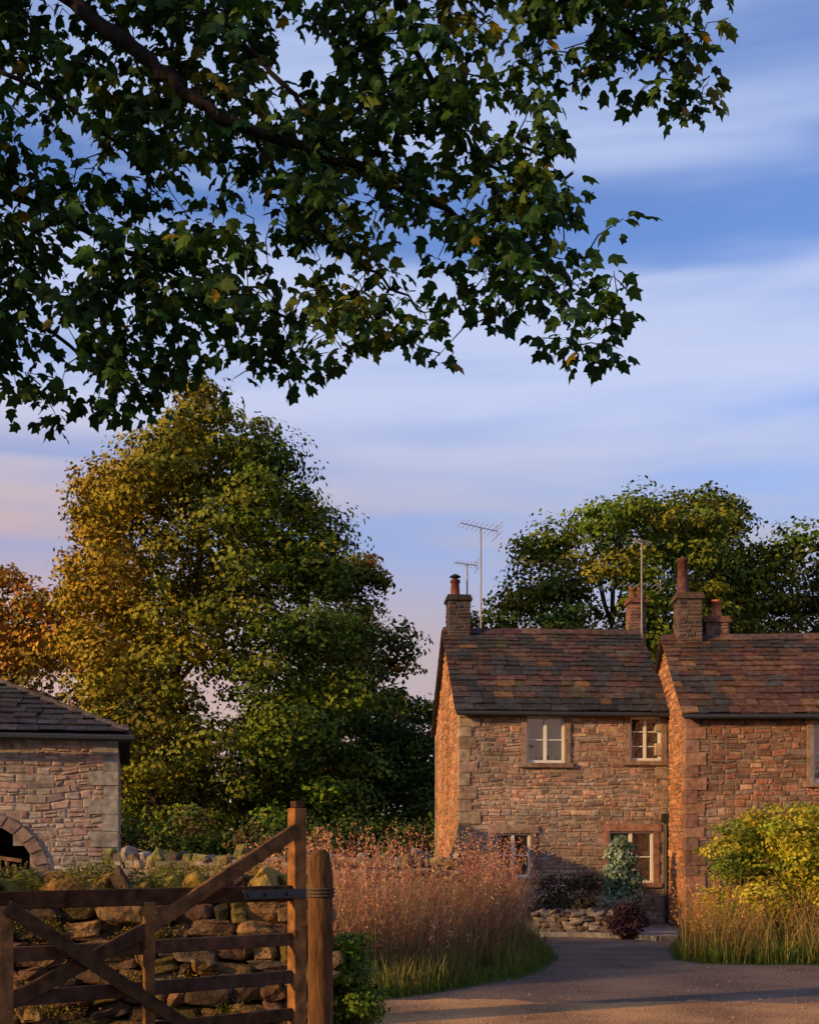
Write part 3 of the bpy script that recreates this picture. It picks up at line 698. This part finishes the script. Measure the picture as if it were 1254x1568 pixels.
bough([(-5.9,9.8,-.1),(-5.8,9.7,2.2),(-5.5,9.6,4.6),(-4.9,9.5,6.6),(-4.4,9.5,9)],.42,.2)
nodesL.clear()
bough([(-5.0,9.5,6.3),(-4.0,9.3,7.2),(-3.1,9.1,7.75),(-2.46,8.7,7.42),(-2.0,8.5,7.0),(-1.6,8.4,6.66),(-1.34,8.4,6.44),(-1.02,8.45,6.28),(-.48,8.6,6.2),(-.12,8.9,6.19),(.33,9,6.0),(.78,9.1,5.7),(1.2,9.1,5.35)],.07,.008)
bough([(-4.3,9.5,8),(-2.6,9.3,8.0),(-1.2,9.2,7.95),(0,9.1,7.8),(1.0,9,7.55),(1.6,9,7.2),(1.95,9,7.0)],.05,.007)
bough([(-2.0,9.3,8.0),(-1.29,8.7,7.15),(-.84,8.5,6.65),(-.5,8.7,6.25)],.026,.01)
bough([(-5.3,9.5,5.4),(-4,9.4,6.2),(-2.9,9.3,6.3),(-2.2,9.2,5.95),(-1.5,9.1,5.6),(-.7,9,5.25)],.045,.008)
bough([(-.1,9.1,7.8),(.1,9.1,7.1),(.4,9.1,6.6),(.7,9.1,6.3),(.9,9.1,6.05)],.024,.006)
bough([(-1.0,8.5,6.28),(-.7,8.6,5.8),(-.2,8.8,5.5),(.1,8.9,5.3)],.016,.006)
bough([(-3.3,9.3,6.3),(-2.9,9.1,5.6),(-2.3,9.1,5.1),(-1.9,9.1,4.85)],.024,.006)
bough([(-3.4,8.8,7.3),(-2.9,8.6,6.9),(-2.2,8.6,6.5),(-1.7,8.7,6.1)],.024,.006)
cl=[]
while len(cl)<2050:
    x=random.uniform(-5,2.5);z=random.uniform(4.6,8.8)
    if not inpoly(x,z+.06,poly) or not inpoly(x,z-.1,poly) or not inpoly(x+.04*(1 if x>0 else 0),z,poly): continue
    if x<-3.4 and random.random()<.6: continue
    if any((x-a)**2+(z-b)**2<r*r for a,b,r in holes): continue
    dens=noise.noise(Vector((x*1.9,z*1.9,5)))+.4*noise.noise(Vector((x*5,z*5,8)))
    if x>.2: dens+=.22
    if z<5.6: dens+=.12
    if dens<-.18 and random.random()<.85: continue
    y=9+random.gauss(0,.36)-.1
    cl.append(Vector((x,y,z)))
cl.sort(key=lambda c:min((c-n[0]).length for n in nodesL))
lc=[];lT=[];lB=[];lN=[];lS=[];lC=[]
arr=[tuple(n[0]) for n in nodesL]
for c in cl:
    A_=np.array(arr);d=np.linalg.norm(A_-np.array(c),axis=1);i=int(d.argmin());p=Vector(arr[i])
    L_=(c-p).length
    if L_>.5: continue
    mid=(p+c)/2+Vector((random.gauss(0,.04),random.gauss(0,.04),.06*L_+random.gauss(0,.03)))
    r=.0035+.006*min(L_,1)
    tube(tb,[p,mid,c],[r,r*.8,.0025],BC,4,False)
    arr.append(tuple(mid))
    arr.append(tuple(c))
    gv=noise.noise(Vector((c.x*1.1,c.z*1.1,11)))
    tone=pick([(.03,.075,.012),(.038,.085,.014),(.05,.10,.016),(.022,.055,.01)],.2)
    if gv+random.uniform(-.2,.2)>.42: tone=pick([(.11,.15,.018),(.16,.16,.02),(.09,.14,.018)],.2)
    nl=random.randint(5,9)
    for _ in range(nl):
        az=random.uniform(0,2*math.pi);dn=random.uniform(.4,1.5)
        B_=Vector((math.cos(az),math.sin(az)*.9,-dn+.3)).normalized()
        N_=Vector((random.gauss(0,.55),random.gauss(0,.55),1)).normalized()
        if random.random()<.5: N_=Vector((random.gauss(0,.6),-1+random.gauss(0,.3),random.uniform(0,.8))).normalized()
        T_=B_.cross(N_).normalized();N_=T_.cross(B_).normalized()
        st_=c+B_*random.uniform(.03,.12)+Vector((random.gauss(0,.035),random.gauss(0,.035),random.gauss(0,.035)))
        lc.append(st_);lT.append(T_*random.uniform(.7,1.0));lB.append(B_);lN.append(N_);lS.append(random.uniform(.07,.13));lC.append(tone*random.uniform(.6,1.4))
        if random.random()<.02: lC[-1]=np.array([.24,.17,.02])*random.uniform(.6,1.3)
g=MB()
leaves(g,np.array([tuple(v) for v in lc]),np.array([tuple(v) for v in lN]),np.array(lS),np.array(lC),MT,MF,T=np.array([tuple(v) for v in lT]),B=np.array([tuple(v) for v in lB]))
crown(g,[(5.2,-9.5,-4.6),(7,-10.5,-4.3),(9,-10.3,-4.2),(11,-9,-4.5),(12.5,-7.5,-5.5)],7.9,3.0,68,230,.16,[(.04,.08,.012),(.06,.1,.015)],(.5,1.0))  # extra crown out of view, added to shade the visible leaves
g.make('leaves',M_LEAF,e);tb.make('boughs',M_BARK,e,True)

# ------------------------------------------------------------ light & sky
el=math.radians(15);ts=Vector((-.88,-.47,0)).normalized()*math.cos(el)+Vector((0,0,math.sin(el)))
sd=bpy.data.lights.new('sun','SUN');sd.energy=5;sd.angle=math.radians(.6);sd.color=(1,.63,.25)
so=bpy.data.objects.new('sun',sd);COL.objects.link(so);so.rotation_euler=ts.to_track_quat('Z','Y').to_euler()
w=bpy.data.worlds.new('World');scene.world=w;w.use_nodes=True;nt=w.node_tree;N=nt.nodes;L=nt.links
bg=N['Background'];bg.inputs[1].default_value=.12
sky=N.new('ShaderNodeTexSky');sky.sky_type='NISHITA';sky.sun_disc=False;sky.sun_elevation=el;sky.sun_rotation=math.atan2(ts.x,ts.y)
sky.air_density=1.0;sky.dust_density=.8;sky.ozone_density=2.0
tc=N.new('ShaderNodeTexCoord');sx=N.new('ShaderNodeSeparateXYZ');L.new(tc.outputs['Generated'],sx.inputs[0])
def cloudnoise(scl,loc,scale,detail,dist):
    mp=N.new('ShaderNodeMapping');mp.inputs['Rotation'].default_value=(0,math.radians(-3),0);mp.inputs['Scale'].default_value=scl;mp.inputs['Location'].default_value=loc
    L.new(tc.outputs['Generated'],mp.inputs[0])
    n1=N.new('ShaderNodeTexNoise');n1.inputs['Scale'].default_value=scale;n1.inputs['Detail'].default_value=detail;n1.inputs['Roughness'].default_value=.42;n1.inputs['Distortion'].default_value=dist
    L.new(mp.outputs[0],n1.inputs['Vector']);return n1.outputs[0]
na=cloudnoise((1,1,7),(.3,.1,.95),1.5,3,.6);nb=cloudnoise((1.6,1.6,14),(2.3,.1,.2),2.0,4,.7)
ad=N.new('ShaderNodeMath');ad.operation='MULTIPLY_ADD';ad.inputs[1].default_value=.4;L.new(nb,ad.inputs[0]);L.new(na,ad.inputs[2])
r1=N.new('ShaderNodeMapRange');r1.interpolation_type='SMOOTHSTEP';r1.inputs[1].default_value=.54;r1.inputs[2].default_value=.88;r1.inputs[3].default_value=.05;r1.inputs[4].default_value=.88
L.new(ad.outputs[0],r1.inputs[0])
cr=N.new('ShaderNodeValToRGB');E=cr.color_ramp.elements
E[0].position=0;E[0].color=(.58,.40,.33,1);E[1].position=.62;E[1].color=(.56,.70,1.05,1)
a=E.new(.15);a.color=(.60,.46,.43,1);a=E.new(.23);a.color=(.56,.56,.68,1);a=E.new(.32);a.color=(.72,.79,1.06,1)
L.new(sx.outputs[2],cr.inputs[0])
dt=N.new('ShaderNodeVectorMath');dt.operation='DOT_PRODUCT';dt.inputs[1].default_value=(-.8,-.6,0);L.new(tc.outputs['Generated'],dt.inputs[0])
m1=N.new('ShaderNodeMapRange');m1.interpolation_type='SMOOTHSTEP';m1.inputs[1].default_value=-.8;m1.inputs[2].default_value=-.15;L.new(dt.outputs['Value'],m1.inputs[0])
m2=N.new('ShaderNodeMapRange');m2.interpolation_type='SMOOTHSTEP';m2.inputs[1].default_value=.36;m2.inputs[2].default_value=.16;L.new(sx.outputs[2],m2.inputs[0])
m3=N.new('ShaderNodeMath');m3.operation='MULTIPLY';L.new(m1.outputs[0],m3.inputs[0]);L.new(m2.outputs[0],m3.inputs[1])
wm=N.new('ShaderNodeMix');wm.data_type='RGBA';L.new(m3.outputs[0],wm.inputs[0]);L.new(cr.outputs[0],wm.inputs[6]);wm.inputs[7].default_value=(.95,.52,.3,1)
cs=N.new('ShaderNodeVectorMath');cs.operation='SCALE';cs.inputs['Scale'].default_value=7.2;L.new(wm.outputs[2],cs.inputs[0])
tint=N.new('ShaderNodeVectorMath');tint.operation='MULTIPLY';tint.inputs[1].default_value=(1.05,1.25,1.85);L.new(sky.outputs[0],tint.inputs[0])
hz=N.new('ShaderNodeMapRange');hz.interpolation_type='SMOOTHSTEP';hz.inputs[1].default_value=.30;hz.inputs[2].default_value=.15;hz.inputs[3].default_value=0;hz.inputs[4].default_value=.8;L.new(sx.outputs[2],hz.inputs[0])
mxm=N.new('ShaderNodeMath');mxm.operation='MAXIMUM';L.new(r1.outputs[0],mxm.inputs[0]);L.new(hz.outputs[0],mxm.inputs[1])
mx=N.new('ShaderNodeMix');mx.data_type='RGBA';L.new(mxm.outputs[0],mx.inputs[0]);L.new(tint.outputs[0],mx.inputs[6]);L.new(cs.outputs[0],mx.inputs[7])
L.new(mx.outputs[2],bg.inputs[0])

cam=bpy.data.cameras.new('camera');co=bpy.data.objects.new('camera',cam);COL.objects.link(co)
co.location=(0,0,1.6);co.rotation_euler=(math.radians(90),0,0)
cam.sensor_fit='HORIZONTAL';cam.sensor_width=36;cam.lens=57.4;cam.shift_y=.419;cam.clip_end=2000;cam.clip_start=.05
scene.camera=co
scene.view_settings.view_transform='Standard';scene.view_settings.look='None';scene.view_settings.exposure=0
